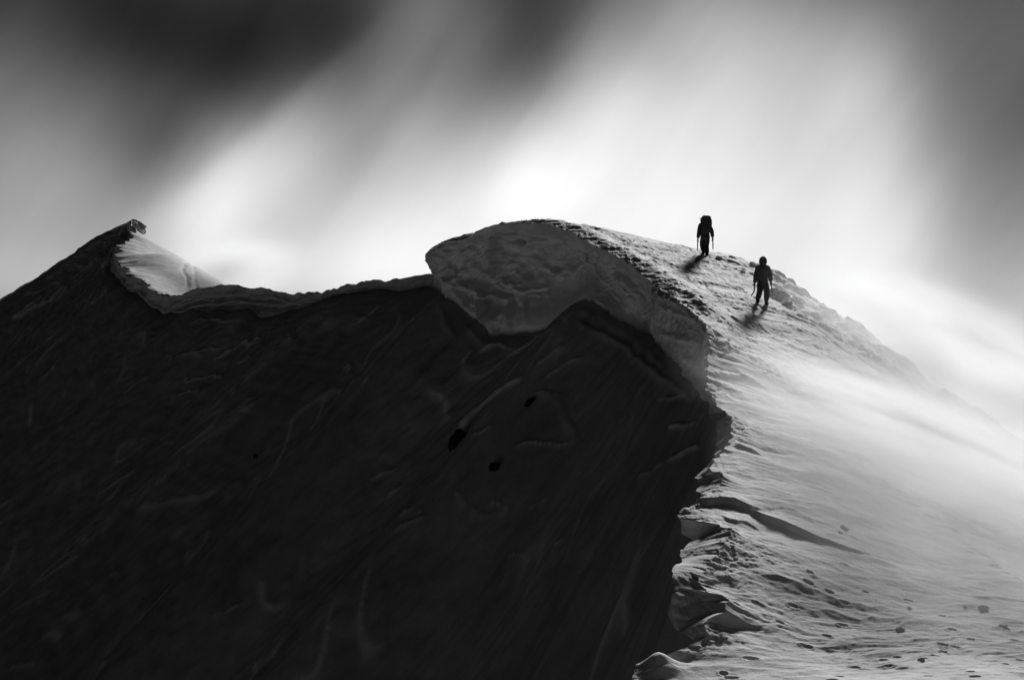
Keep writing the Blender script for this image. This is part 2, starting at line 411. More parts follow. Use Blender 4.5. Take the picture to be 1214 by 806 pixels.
WALL_RIDGES = [  # line, height (m), half width (px): rounded folds standing out of the wall
 ([(604, 264), (592, 272), (587, 290), (583, 305), (581, 317), (572, 332), (564, 341), (571, 364), (574, 380)], .42, 4.5),
 ([(595, 286), (608, 288), (621, 293), (630, 290)], .30, 3.0), ([(600, 279), (616, 281), (634, 287), (650, 285)], .22, 2.5),
 ([(535, 336), (553, 320), (570, 301), (589, 284)], .24, 2.5), ([(528, 324), (541, 309), (560, 296)], .24, 3), ([(545, 330), (560, 318), (574, 306)], .18, 2),
 ([(509, 303), (520, 296), (534, 290), (548, 286)], .30, 4), ([(570, 283), (577, 271), (586, 272), (580, 280)], .25, 3),
 ([(518, 322), (532, 334), (545, 340), (560, 343)], .28, 3), ([(551, 352), (553, 366)], .12, 2.5), ([(556, 358), (560, 360)], .15, 3),
 ([(605, 322), (612, 320), (614, 326)], .16, 1.6), ([(590, 338), (598, 342), (606, 346), (612, 343), (620, 345)], .16, 1.8), ([(597, 331), (601, 338), (608, 335), (610, 341)], .16, 1.6),
 ([(620, 346), (632, 342), (640, 344), (648, 340)], .14, 1.6), ([(630, 350), (640, 350)], .1, 1.6), ([(658, 322), (664, 326), (660, 330)], .25, 2), ([(575, 355), (580, 350), (590, 352)], .18, 2), ([(602, 314), (612, 311)], .12, 1.5), ([(633, 322), (637, 320)], .14, 1.5),
 ([(690, 300), (705, 315), (716, 332)], .16, 4), ([(715, 310), (733, 330), (745, 350)], .20, 5), ([(740, 330), (756, 348), (764, 372)], .18, 4),
 ([(786, 365), (800, 372), (822, 380)], .16, 3), ([(786, 395), (800, 400), (826, 405)], .14, 4), ([(800, 380), (806, 400), (812, 425)], .16, 4), ([(838, 392), (836, 415), (838, 440)], .14, 3)]
WALL_STEPS = [  # line, step (m), reach (px): the side to the left of the drawing direction stands proud
 ([(585, 308), (604, 305), (621, 310), (638, 319), (656, 324)], .30, 10),
 ([(560, 343), (545, 341), (532, 335)], -.25, 12),
 ([(640, 275), (665, 285), (690, 304), (712, 330), (735, 358)], .20, 12),
 ([(780, 352), (800, 362), (820, 375), (836, 392)], .30, 9)]

# ---- cornice wall (overhanging shaded wall between lip and foot)
def wall_grid(t, nw):
    lip, foot = crest(t)
    w = np.linspace(0, 1, nw)[None]; T = t[:, None]
    L = lip[:, None, :]; Fo = foot[:, None, :]
    B = L + (Fo - L) * w[..., None]
    h = np.linalg.norm(foot - lip, axis=1)[:, None]
    out = np.array([-.48, -.87, -.08]); out /= np.linalg.norm(out)
    # scooped bowl in the big cornice, sharp lip above
    rec = np.interp(t, [22, 30, 45, 47, 53, 53.3, 56, 60, 64, 66.5, 68, 72, 84, 100, 130, 150, 190], [.06, .12, .05, .30, -.10, .50, .9, 1.4, 1.8, 1.5, .8, .15, .05, .25, .45, .4, .05])[:, None]
    prof = -rec * np.sin(np.pi * w ** .75)
    belly = np.interp(t, [22, 54, 58, 64, 68, 72, 84, 140], [.0, .0, .15, .38, .30, .1, 0, .2])[:, None]
    prof = prof + belly * np.exp(-((w - .86) / .13) ** 2) * (1 - sstep(.93, 1, w))
    edge = sstep(0, .10, w) * (1 - sstep(.88, 1, w))
    sc = np.where(T > 84, .22, 1.0)
    q = T * .9 * sc; v = w * h * sc
    wx = q + .9 * fbm(q * .55, v * .55, 3, 300); wv = v + .55 * fbm(q * .45, v * .5, 3, 310)
    lay = fbm(wx * .22, wv * 2.0, 4, 320, .55)
    rid = 1 - np.abs(perlin(wx * .5, wv * .7, 330)) * 2
    amp = np.minimum(h * .16, .42) / np.sqrt(sc)
    calm = 1 - .75 * sstep(.45, .6, w) * sstep(57, 60, T) * (1 - sstep(65.5, 66.5, T))
    amp = amp * calm * np.where(T < 84, .6, .8)
    prof = prof + edge * amp * (lay * .55 + .40 * np.clip(rid, 0, 1) ** 3 + .5 * fbm(q * .5, v * .5, 2, 340))
    # curled folds on the left part of the big cornice
    fold = sstep(63.5, 66, T) * (1 - sstep(71.5, 73, T))
    ph = (wv * 1.6 + wx * 2.1) 
    prof = prof + fold * edge * .17 * np.sin(ph * 2.2 + 1.5 * fbm(q * .6, v * .6, 2, 350))
    # fallen crumbs stuck in the scoop
    cr = sstep(.62, .95, perlin(q * 3.1, v * 3.3, 360) + .5 * perlin(q * 1.2, v * 1.2, 363)) * sstep(.35, .5, w) * (1 - sstep(.7, .8, w)) * sstep(57, 60, T) * (1 - sstep(66, 68, T))
    prof = prof + .10 * cr
    prof = prof + calm * edge * .022 * fbm(q * 6, v * 6, 3, 370) / np.sqrt(sc)
    D_ = B + prof[..., None] * out
    px = CX + D_[..., 0] / np.maximum(D_[..., 1], 1) * F; py = CY - D_[..., 2] / np.maximum(D_[..., 1], 1) * F
    px = px + 3.0 * fbm(q * .9, v * .9, 3, 380); py = py + 3.0 * fbm(q * .9, v * .9, 3, 385)
    dep = np.zeros_like(prof)
    if t[0] < 60:
        for line, hgt, wd in WALL_RIDGES:
            d, _ = px_line(px, py, line)
            g_ = np.exp(-(d / wd) ** 2)
            prof = prof + edge * 1.4 * hgt * g_
            dep = np.maximum(dep, g_ * .8)  # folds painted paler in place of light on their relief
        for line, hgt, wd in WALL_STEPS:
            d, sd = px_line(px, py, line)
            prof = prof - edge * hgt * np.tanh(sd / 1.5) * np.exp(-d / wd)
    else:
        for line, hgt, wd in [([(206, 374), (240, 364), (285, 358), (310, 361), (335, 369)], .9, 6), ([(228, 353), (270, 349), (310, 353), (345, 360)], .5, 4), ([(212, 362), (232, 354), (250, 356)], .5, 4),
                              ([(345, 362), (370, 356), (400, 350), (430, 345)], .5, 5), ([(400, 348), (420, 340), (445, 338)], .35, 4)]:
            d, sd = px_line(px, py, line)
            prof = prof - edge * hgt * np.tanh(sd / 1.2) * np.exp(-d / wd)
            dep = np.maximum(dep, .7 * np.exp(-(d / 1.6) ** 2))
    # lower scoop painted paler, standing in for the sky light it catches
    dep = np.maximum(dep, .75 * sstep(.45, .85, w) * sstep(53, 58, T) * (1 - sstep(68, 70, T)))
    wall_grid.dep = dep
    B = B + prof[..., None] * out
    return B[..., 0], B[..., 1], B[..., 2]

t_wall = np.concatenate([t_near, t_far])
t_all = np.concatenate([t_pre, t_near, t_far])
X, Y, Z = wall_grid(np.concatenate([t_pre, t_near, t_far[:1]]), 150)
def set_snow_light(o, d):
    a_ = o.data.attributes.new('snow_and_light', 'FLOAT', 'POINT'); a_.data.foreach_set('value', np.clip(d, 0, 1).astype(np.float32).ravel())
set_snow_light(structure(grid_mesh('snow_cornice', X, Y, Z, M_WALL), 'overhanging wind-carved snow cornice wall in shade'), wall_grid.dep)
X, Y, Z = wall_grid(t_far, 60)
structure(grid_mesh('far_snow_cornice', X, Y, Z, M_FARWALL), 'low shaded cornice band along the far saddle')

FACE_LINES = [  # drawn line on the face, height (m), half width (px), paleness painted for clinging snow and for light on ribs (0..1)
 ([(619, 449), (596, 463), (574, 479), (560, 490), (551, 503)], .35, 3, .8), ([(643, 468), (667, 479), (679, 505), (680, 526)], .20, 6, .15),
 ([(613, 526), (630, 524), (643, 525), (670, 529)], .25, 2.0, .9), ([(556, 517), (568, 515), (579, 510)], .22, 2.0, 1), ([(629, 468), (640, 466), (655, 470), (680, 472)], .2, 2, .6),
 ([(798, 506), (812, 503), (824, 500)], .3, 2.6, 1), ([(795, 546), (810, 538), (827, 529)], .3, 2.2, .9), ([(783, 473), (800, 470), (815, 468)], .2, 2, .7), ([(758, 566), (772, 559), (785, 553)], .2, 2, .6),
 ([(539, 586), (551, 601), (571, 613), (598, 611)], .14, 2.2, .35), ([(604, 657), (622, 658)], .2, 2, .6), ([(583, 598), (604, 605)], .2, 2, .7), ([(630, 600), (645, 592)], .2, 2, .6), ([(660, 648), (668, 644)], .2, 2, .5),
 ([(20, 377), (44, 363), (67, 351), (78, 341)], .5, 4, 1), ([(89, 329), (104, 317), (116, 307)], .5, 2.5, 1), ([(124, 316), (130, 306), (136, 296), (146, 288)], .7, 3, 1.3), ([(126, 291), (134, 284)], .5, 2, 1), ([(139, 278), (150, 270)], .5, 2.5, 1), ([(60, 330), (90, 309), (120, 287)], .6, 4, .45), ([(95, 300), (122, 282), (146, 268)], .5, 3, .5), ([(110, 360), (120, 348), (127, 340)], .4, 2, .6),  # left flank: ribs painted pale in place of sunlight on them
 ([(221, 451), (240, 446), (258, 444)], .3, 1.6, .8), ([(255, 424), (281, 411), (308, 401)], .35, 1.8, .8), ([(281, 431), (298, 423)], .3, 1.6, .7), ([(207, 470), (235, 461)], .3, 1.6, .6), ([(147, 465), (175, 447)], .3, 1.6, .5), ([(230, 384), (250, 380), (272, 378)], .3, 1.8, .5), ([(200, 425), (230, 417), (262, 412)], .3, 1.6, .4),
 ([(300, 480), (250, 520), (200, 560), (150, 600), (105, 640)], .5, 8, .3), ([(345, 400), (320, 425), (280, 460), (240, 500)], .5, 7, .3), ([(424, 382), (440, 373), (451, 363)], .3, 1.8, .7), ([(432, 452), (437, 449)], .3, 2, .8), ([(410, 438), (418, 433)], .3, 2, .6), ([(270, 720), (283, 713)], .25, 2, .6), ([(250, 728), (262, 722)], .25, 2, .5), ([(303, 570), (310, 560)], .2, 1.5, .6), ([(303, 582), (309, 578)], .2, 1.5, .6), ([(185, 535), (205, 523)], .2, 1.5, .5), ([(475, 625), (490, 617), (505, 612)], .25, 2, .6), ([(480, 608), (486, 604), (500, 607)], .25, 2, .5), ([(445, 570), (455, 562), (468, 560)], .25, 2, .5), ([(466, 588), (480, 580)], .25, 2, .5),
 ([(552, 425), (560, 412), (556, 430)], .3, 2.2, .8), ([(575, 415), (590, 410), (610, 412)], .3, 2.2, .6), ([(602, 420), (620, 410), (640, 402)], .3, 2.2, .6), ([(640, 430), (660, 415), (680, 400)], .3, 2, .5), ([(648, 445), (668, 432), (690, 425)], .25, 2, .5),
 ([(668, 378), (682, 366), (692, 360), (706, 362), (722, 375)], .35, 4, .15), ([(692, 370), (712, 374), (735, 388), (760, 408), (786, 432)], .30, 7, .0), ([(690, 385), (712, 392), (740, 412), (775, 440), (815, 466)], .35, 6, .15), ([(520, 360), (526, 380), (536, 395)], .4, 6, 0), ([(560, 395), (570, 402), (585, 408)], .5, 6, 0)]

# ---- the great shaded face falling away on the left
def face_grid(t, ns):
    lip, foot = crest(t)
    g = np.linspace(0, 1, ns)[None]
    T = t[:, None]
    S = 130 * (.12 * g + .88 * g ** 2.4)
    th = np.interp(t, [-6, 20, 60, 90, 150, 186, 192, 215, 250], [192, 196, 202, 204, 206, 208, 210, 222, 232])
    th = np.radians(th)
    # smooth foot line for the body of the face, so small notches do not run down for ever
    k = np.exp(-(S / 3.0) ** 2)
    kern = np.ones(41) / 41
    sm = np.stack([np.convolve(np.pad(foot[:, i], 20, 'edge'), kern, 'valid') for i in range(3)], -1)
    base = sm[:, None, :] * (1 - k[..., None]) + foot[:, None, :] * k[..., None]
    X = base[..., 0] + np.cos(th)[:, None] * S
    Y = base[..., 1] + np.sin(th)[:, None] * S
    sl = np.interp(t, [-6, 24, 40, 60, 75, 100, 160, 188, 200, 250], [2.8, 2.6, 1.8, 1.2, 1.10, 1.10, 1.05, .95, .9, .8])[:, None]
    Z = base[..., 2] - sl * (S - .6 * (1 - np.exp(-S / .6)) * sstep(40, 50, T)) + 0.0016 * np.minimum(S, 100) ** 2
    q = T * .95
    # perpendicular coordinate across the fall line
    fade = sstep(0, 3, S)
    c = np.interp(t, [20, 80, 120, 250], [1, .8, .5, .4])[:, None]
    wq = q * c + .6 * fbm(q * .25 * c, S * .12 * c, 2, 400)
    big = fbm(wq * .14, S * .05 * c, 3, 410) * .75
    gul = (1 - 2 * np.abs(perlin(wq * .42, S * .07 * c, 420))) * .15
    st = billow(wq * .9, S * .28 * c, 4, 430, .55) * .15
    cross = fbm(wq * .55 + S * .25, S * 1.5 * c - q * .5, 3, 440) * .05
    n = fade * (big * sstep(2, 14, S) * .8 + (gul + st + cross) * sstep(-.4, .5, fbm(q * .1, S * .08, 2, 450) + .15)) / np.sqrt(c)
    n = n + sstep(.2, 1.5, S) * (.05 * fbm(wq * 2.6, S * 1.4, 3, 460) + .05 * sstep(.0, .5, fbm(q * .2, S * .2, 2, 465)) * billow(wq * 1.4, S * 2.6, 3, 467)) / c
    # sharp wind lips that catch a little light
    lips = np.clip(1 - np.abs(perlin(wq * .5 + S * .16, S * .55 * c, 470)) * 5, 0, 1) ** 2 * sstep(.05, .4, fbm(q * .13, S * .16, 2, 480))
    n = n * np.interp(t, [20, 60, 90, 130, 250], [.6, .6, .5, .42, .5])[:, None] + fade * lips * .05 / np.sqrt(c)
    nx, ny, nz = -.62 * np.ones_like(n), -.35, .70
    Yc = np.maximum(Y, 5); px = CX + X / Yc * F; py = CY - Z / Yc * F
    px = px + 5 * fbm(q * .5, S * .5, 3, 500); py = py + 5 * fbm(q * .5, S * .5, 3, 505)
    dep = np.zeros_like(n)
    for line, hgt, wd, snow_light in FACE_LINES:
        xs = [a for a, b in line]; ys = [b for a, b in line]
        m = (px > min(xs) - 40) & (px < max(xs) + 40) & (py > min(ys) - 40) & (py < max(ys) + 40) & (Y > 20)
        d, sd = px_line(px[m], py[m], line)
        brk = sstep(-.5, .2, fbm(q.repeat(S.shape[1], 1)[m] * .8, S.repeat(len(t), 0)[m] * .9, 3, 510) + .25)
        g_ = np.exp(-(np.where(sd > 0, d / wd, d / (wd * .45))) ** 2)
        n[m] += .27 * hgt * g_ * (.4 + .6 * brk); dep[m] = np.maximum(dep[m], .75 * snow_light * g_ * brk)
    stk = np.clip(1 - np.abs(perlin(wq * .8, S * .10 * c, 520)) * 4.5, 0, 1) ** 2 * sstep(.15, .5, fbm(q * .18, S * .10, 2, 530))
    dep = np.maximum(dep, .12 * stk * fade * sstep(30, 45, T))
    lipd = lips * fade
    dep = np.maximum(dep, .5 * lipd)  # wind lips painted paler for the light they catch
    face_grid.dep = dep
    return X + n * nx, Y + n * ny, Z + n * nz

tf = np.concatenate([t_pre[::2], 22 * np.exp(np.arange(0, math.log(249 / 22), .0016))])
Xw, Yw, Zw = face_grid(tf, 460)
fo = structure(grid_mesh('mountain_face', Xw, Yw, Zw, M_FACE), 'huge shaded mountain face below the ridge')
at_ = fo.data.attributes.new('snow_and_light', 'FLOAT', 'POINT'); at_.data.foreach_set('value', np.clip(face_grid.dep, 0, 1.2).astype(np.float32).ravel())

# surface lookups used to stand things on the snow
def ground_at(x, y):
    i = int(np.clip(np.searchsorted(t_near, y), 0, len(t_near) - 1))
    return float(np.interp(x, Xn[i], Zn[i]))

def on_slope(px, py):
    """world point where the view ray through the photo pixel meets the finished snow slope"""
    ds = np.arange(24.0, 68, .02)
    for d in ds:
        x, y, z = P(px, py, d)
        i = int(np.clip(np.searchsorted(t_near, y), 0, len(t_near) - 1))
        if x < Xn[i, 0]: continue
        if float(np.interp(x, Xn[i], Zn[i])) > z: return Vector((x, y, z))
    return Vector(P(px, py, 62))

_fpx = CX + Xw / np.maximum(Yw, 1) * F; _fpy = CY - Zw / np.maximum(Yw, 1) * F
def on_face(px, py):
    d = (_fpx - px) ** 2 + (_fpy - py) ** 2
    d = np.where(Yw > 20, d, 1e9)
    near = np.nonzero(d.ravel() < max(d.min() * 4, 9))[0]
    k = near[np.argmin(Yw.ravel()[near])]
    return Vector((Xw.ravel()[k], Yw.ravel()[k], Zw.ravel()[k]))

# ------------------------------------------------------------------ things
def empty(name, loc, rotz=0, label=None, cat=None, group=None):
    o = bpy.data.objects.new(name, None); COL.objects.link(o)
    o.location = loc; o.rotation_euler = (0, 0, rotz)
    if label: o['label'] = label
    if cat: o['category'] = cat
    if group: o['group'] = group
    o.empty_display_size = .1
    return o

def link_mesh(name, me, mat, parent=None, smooth=True):
    me.materials.clear(); me.materials.append(mat)
    if smooth: me.polygons.foreach_set('use_smooth', np.ones(len(me.polygons), bool))
    o = bpy.data.objects.new(name, me); COL.objects.link(o)
    if parent: o.parent = parent
    return o

def skin(chains, sub=2):
    """grow one continuous mesh over a skeleton: chains of (x,y,z,rx[,ry]); equal points are shared"""
    vs, rad, ed, key = [], [], [], {}
    for ch in chains:
        prev = None
        for p in ch:
            k = tuple(round(c, 4) for c in p[:3])
            if k not in key:
                key[k] = len(vs); vs.append(p[:3]); rad.append((p[3], p[4] if len(p) > 4 else p[3]))
            i = key[k]
            if prev is not None and prev != i: ed.append((prev, i))
            prev = i
    me = bpy.data.meshes.new('skeleton'); me.from_pydata(vs, ed, [])
    o = bpy.data.objects.new('skeleton', me); COL.objects.link(o)
    md = o.modifiers.new('skin', 'SKIN'); md.use_smooth_shade = True
    for i, r in enumerate(rad):
        me.skin_vertices[0].data[i].radius = (r[0] * 1.36, r[1] * 1.36)
    me.skin_vertices[0].data[0].use_root = True
    if sub:
        s = o.modifiers.new('sub', 'SUBSURF'); s.levels = sub; s.render_levels = sub
    bpy.context.view_layer.update()
    dg = bpy.context.evaluated_depsgraph_get()
    out = bpy.data.meshes.new_from_object(o.evaluated_get(dg))
    bpy.data.objects.remove(o); bpy.data.meshes.remove(me)
    return out

def join_meshes(meshes):
    bm = bmesh.new()
    for m in meshes: bm.from_mesh(m)
    out = bpy.data.meshes.new('joined'); bm.to_mesh(out); bm.free()
    return out

def tube(pts, r, seg=10):
    bm = bmesh.new(); rings = []
    pts = [Vector(p) for p in pts]
    for i, p in enumerate(pts):
        d = (pts[min(i + 1, len(pts) - 1)] - pts[max(i - 1, 0)]).normalized()
        a = d.cross(Vector((.31, .9, .2))).normalized(); b = d.cross(a)
        ri = r[i] if isinstance(r, (list, tuple)) else r
        rings.append([bm.verts.new(p + (a * math.cos(k * 2 * math.pi / seg) + b * math.sin(k * 2 * math.pi / seg)) * ri) for k in range(seg)])
    for i in range(len(rings) - 1):
        for k in range(seg):
            bm.faces.new((rings[i][k], rings[i][(k + 1) % seg], rings[i + 1][(k + 1) % seg], rings[i + 1][k]))
    bm.faces.new(rings[0][::-1]); bm.faces.new(rings[-1])
    bmesh.ops.recalc_face_normals(bm, faces=bm.faces)
    me = bpy.data.meshes.new('tube'); bm.to_mesh(me); bm.free()
    return me

def blob(sx, sy, sz, seed, rough=.35, sub=4, cuts=5, pw=1.0):
    """angular boulder: subdivided ball cut by random planes, then roughened"""
    bm = bmesh.new(); bmesh.ops.create_icosphere(bm, subdivisions=sub, radius=1)
    r = random.Random(seed)
    planes = []
    for _ in range(cuts):
        n = Vector((r.gauss(0, 1), r.gauss(0, 1), r.gauss(0, 1))).normalized(); planes.append((n, r.uniform(.55, .85)))
    from mathutils import noise
    off = Vector((seed * 3.1, seed * 1.7, seed * .9))
    for v in bm.verts:
        c = v.co.copy()
        for n, d in planes:
            e = c.dot(n) - d
            if e > 0: c -= n * e * .9
        k = 1 + rough * noise.fractal(c * 1.3 + off, 1.0, 2.0, 4)
        c *= k
        v.co = Vector((c.x * sx, c.y * sy, c.z * sz))
    me = bpy.data.meshes.new('boulder'); bm.to_mesh(me); bm.free()
    return me

# ---- people -----------------------------------------------------------------
def glove_mesh(wrist, dirv, fwd, side):
    """palm plus four curled fingers and a thumb, closing on what the hand holds"""
    w = Vector(wrist); d = Vector(dirv).normalized(); f = Vector(fwd).normalized(); s = d.cross(f).normalized() * side
    chains = [[tuple(w - d * .02) + (.032,), tuple(w + d * .03) + (.036, .026), tuple(w + d * .085) + (.042, .022)]]
    parts = [skin(chains, 2)]
    for k, (L, o) in enumerate([(.062, -.030), (.072, -.010), (.068, .011), (.052, .030)]):
        b = w + d * .075 + f * o
        p1 = b + d * L * .55 + s * .006; p2 = p1 + d * L * .25 + s * L * .5; p3 = p2 - d * L * .15 + s * L * .42
        parts.append(skin([[tuple(b) + (.012,), tuple(p1) + (.012,), tuple(p2) + (.011,), tuple(p3) + (.009,)]], 1))
    b = w + d * .03 - f * .03
    p1 = b - f * .022 + d * .03 + s * .015; p2 = p1 + d * .03 + s * .03
    parts.append(skin([[tuple(b) + (.014,), tuple(p1) + (.013,), tuple(p2) + (.011,)]], 1))
    return join_meshes(parts)

def boot_mesh(ankle, toe_dir, sole_z):
    a = Vector(ankle); t = Vector(toe_dir).normalized()
    g = Vector((a.x, a.y, sole_z))
    heel = g - t * .07 + Vector((0, 0, .045)); ball = g + t * .12 + Vector((0, 0, .042)); toe = g + t * .185 + Vector((0, 0, .036))
    m = skin([[tuple(a + Vector((0, 0, .16))) + (.064,), tuple(a) + (.056,), tuple(g + Vector((0, 0, .055))) + (.056, .05), tuple(ball) + (.05, .040), tuple(toe) + (.042, .034)],
              [tuple(g + Vector((0, 0, .055))) + (.056, .05), tuple(heel) + (.048, .045)]], 2)
    return m

def head_mesh(c, yaw_tilt):
    """head with nose, brow, chin and ears; faces local +Y"""
    bm = bmesh.new(); bmesh.ops.create_uvsphere(bm, u_segments=32, v_segments=24, radius=1)
    for v in bm.verts:
        x, y, z = v.co
        k = 1 - .22 * max(0, -z) ** 1.5
        x *= .078 * k; yy = y * .098 * (1 - .10 * max(0, -z)); zz = z * .118
        if y > .5:
            g = math.exp(-((x / .014) ** 2)) * math.exp(-(((zz + .012) / .022) ** 2)); yy += .022 * g           # nose
            e = math.exp(-(((abs(x) - .032) / .014) ** 2)) * math.exp(-(((zz - .014) / .012) ** 2)); yy -= .010 * e   # eye sockets
            m = math.exp(-((x / .024) ** 2)) * math.exp(-(((zz + .052) / .006) ** 2)); yy -= .006 * m            # mouth line
            ch = math.exp(-((x / .025) ** 2)) * math.exp(-(((zz + .088) / .018) ** 2)); yy += .010 * ch          # chin
        if abs(y) < .25 and abs(zz) < .03: x += math.copysign(.012 * (1 - abs(zz) / .03), x)                        # ears
        v.co = (x, yy, zz)
    bm.transform(Matrix.Translation(Vector(c)) @ Matrix.Rotation(yaw_tilt, 4, 'X'))
    me = bpy.data.meshes.new('head'); bm.to_mesh(me); bm.free()
    return me

def hood_mesh(c, tilt):
    """hood shell open around the face"""
    bm = bmesh.new(); bmesh.ops.create_uvsphere(bm, u_segments=32, v_segments=24, radius=1)
    dele = [f for f in bm.faces if f.calc_center_median().y > .72 and -.72 < f.calc_center_median().z < .55]
    bmesh.ops.delete(bm, geom=dele, context='FACES')
    for v in bm.verts:
        x, y, z = v.co
        bulge = 1 + .10 * max(0, z) * max(0, -y)
        v.co = (x * .150 * (1 + .16 * max(0, -z)), y * .150 * bulge - .012 + .02 * max(0, z) * max(0, y), z * .185 - .015)
    bmesh.ops.solidify(bm, geom=bm.faces[:], thickness=.010)
    bm.transform(Matrix.Translation(Vector(c)) @ Matrix.Rotation(tilt, 4, 'X'))
    me = bpy.data.meshes.new('hood'); bm.to_mesh(me); bm.free()
    return me

def person(loc, rotz, label, pose):
    """standing figure; local axes: +Y forward, +X the figure's right hand side"""
    feet, hands, lean, group = pose['feet'], pose['hands'], pose['lean'], 'climbers on the ridge'
    hip = Vector((0, pose.get('hip_y', 0), pose['hip_z']))
    ch = hip + Vector((0, lean * .55, .30)); sh = hip + Vector((0, lean, .50)); nk = sh + Vector((0, lean * .15, .07)); hd = nk + Vector((0, lean * .25 + .015, .155))
    knees, ankles = [], []
    for s, (fx, fy, fz) in zip((-1, 1), feet):
        an = Vector((fx, fy, fz + .10)); hp = hip + Vector((s * .095, 0, -.06))
        mid = (an + hp) / 2; L = (hp - an).length; bend = math.sqrt(max(.0, (.45 ** 2 - (L / 2) ** 2))) if L < .90 else .015
        knees.append(mid + Vector((0, 1, .1)).normalized() * min(bend, .2)); ankles.append(an)
    elbows = []
    shs = [sh + Vector((s * .185, 0, -.065)) for s in (-1, 1)]
    for s, S, Hn in zip((-1, 1), shs, hands):
        Hn = Vector(Hn); mid = (S + Hn) / 2; L = (Hn - S).length
        bend = math.sqrt(max(.0004, .285 ** 2 - (L / 2) ** 2)) if L < .57 else .02
        elbows.append(mid + Vector((s * .5, -.85, 0)).normalized() * bend)
    root = empty('person', loc, rotz, label, 'person', group)
    T = tuple
    # body: one continuous mesh from feet to head
    ch_b = [[T(hip) + (.125, .10), T(hip + Vector((0, lean * .3, .15))) + (.115, .09), T(ch) + (.135, .10), T(sh) + (.10, .08), T(nk) + (.05, .05), T(hd - Vector((0, 0, .06))) + (.06, .065)]]
    for i in (0, 1):
        ch_b.append([T(sh) + (.10, .08), T(shs[i]) + (.052,), T(elbows[i]) + (.040,), T(Vector(hands[i])) + (.026,)])
        hp = hip + Vector(((-1, 1)[i] * .095, 0, -.06))
        ch_b.append([T(hip) + (.125, .10), T(hp) + (.085,), T(knees[i]) + (.055,), T(ankles[i]) + (.036,), T(ankles[i] + Vector((0, .10, -.06))) + (.03,)])
    body = link_mesh('body', join_meshes([skin(ch_b, 2), head_mesh(hd, pose.get('tilt', 0))]), M_SKIN, root)
    # jacket
    ch_j = [[T(hip + Vector((0, -.005, -.20))) + (.165, .130), T(hip + Vector((0, -.0, -.08))) + (.165, .130), T(hip + Vector((0, lean * .3, .12))) + (.155, .125), T(ch) + (.175, .135), T(sh + Vector((0, 0, -.03))) + (.13, .105), T(nk + Vector((0, 0, .03))) + (.095, .09)]]
    for i in (0, 1):
        Hn = Vector(hands[i]); e = elbows[i]
        ch_j.append([T(sh + Vector((0, 0, -.03))) + (.13, .105), T(shs[i]) + (.092,), T(shs[i].lerp(e, .5)) + (.084,), T(e) + (.076,), T(e.lerp(Hn, .6)) + (.064,), T(e.lerp(Hn, .97)) + (.054,)])
    link_mesh('jacket', skin(ch_j, 2), M_JACKET, root)
    # trousers
    ch_t = [[T(hip + Vector((0, 0, .10))) + (.125, .10), T(hip + Vector((0, 0, -.05))) + (.15, .12)]]
    for i in (0, 1):
        hp = hip + Vector(((-1, 1)[i] * .095, 0, -.10))
        ch_t.append([T(hip + Vector((0, 0, -.05))) + (.15, .12), T(hp) + (.108,), T(hp.lerp(knees[i], .55)) + (.100,), T(knees[i]) + (.088,), T(knees[i].lerp(ankles[i], .5)) + (.084,), T(ankles[i] + Vector((0, 0, .05))) + (.080,)])
    link_mesh('trousers', skin(ch_t, 2), M_TROUS, root)
    for i in (0, 1):
        link_mesh('boot', boot_mesh(ankles[i], (0.12 * (-1, 1)[i], 1, 0), feet[i][2]), M_BOOT, root)
        link_mesh('glove', glove_mesh(hands[i], (Vector(hands[i]) - elbows[i]), (0, 1, -.1), (1, -1)[i]), M_GLOVE, root)
    link_mesh('hood', hood_mesh(hd, pose.get('tilt', 0)), M_JACKET, root)
    # dark shell added over mouth and nose to stand in for hood shade
    bm = bmesh.new(); bmesh.ops.create_uvsphere(bm, u_segments=28, v_segments=20, radius=1)
    bmesh.ops.delete(bm, geom=[f for f in bm.faces if f.calc_center_median().z > .05], context='FACES')
    for v in bm.verts:
        x, y, z = v.co
        v.co = (x * .088, y * .108 + .016 * max(0, y) * math.exp(-(x / .2) ** 2) * math.exp(-((z + .1) / .25) ** 2), z * .150 + .0)
    bm.transform(Matrix.Translation(hd) @ Matrix.Rotation(pose.get('tilt', 0), 4, 'X'))
    me = bpy.data.meshes.new('hood_shade'); bm.to_mesh(me); bm.free()
    link_mesh('face_shade_shell', me, M_GLOVE, root)
    # goggles across the eyes
    g = tube([Vector((math.sin(a) * .086, math.cos(a) * .098, .016)) for a in np.linspace(-1.15, 1.15, 13)], [.012] + [.020] * 4 + [.021, .016, .021] + [.020] * 4 + [.012], 10)
    g.transform(Matrix.Translation(hd) @ Matrix.Rotation(pose.get('tilt', 0), 4, 'X'))
    link_mesh('goggles', g, M_GOGG, root)
    return root

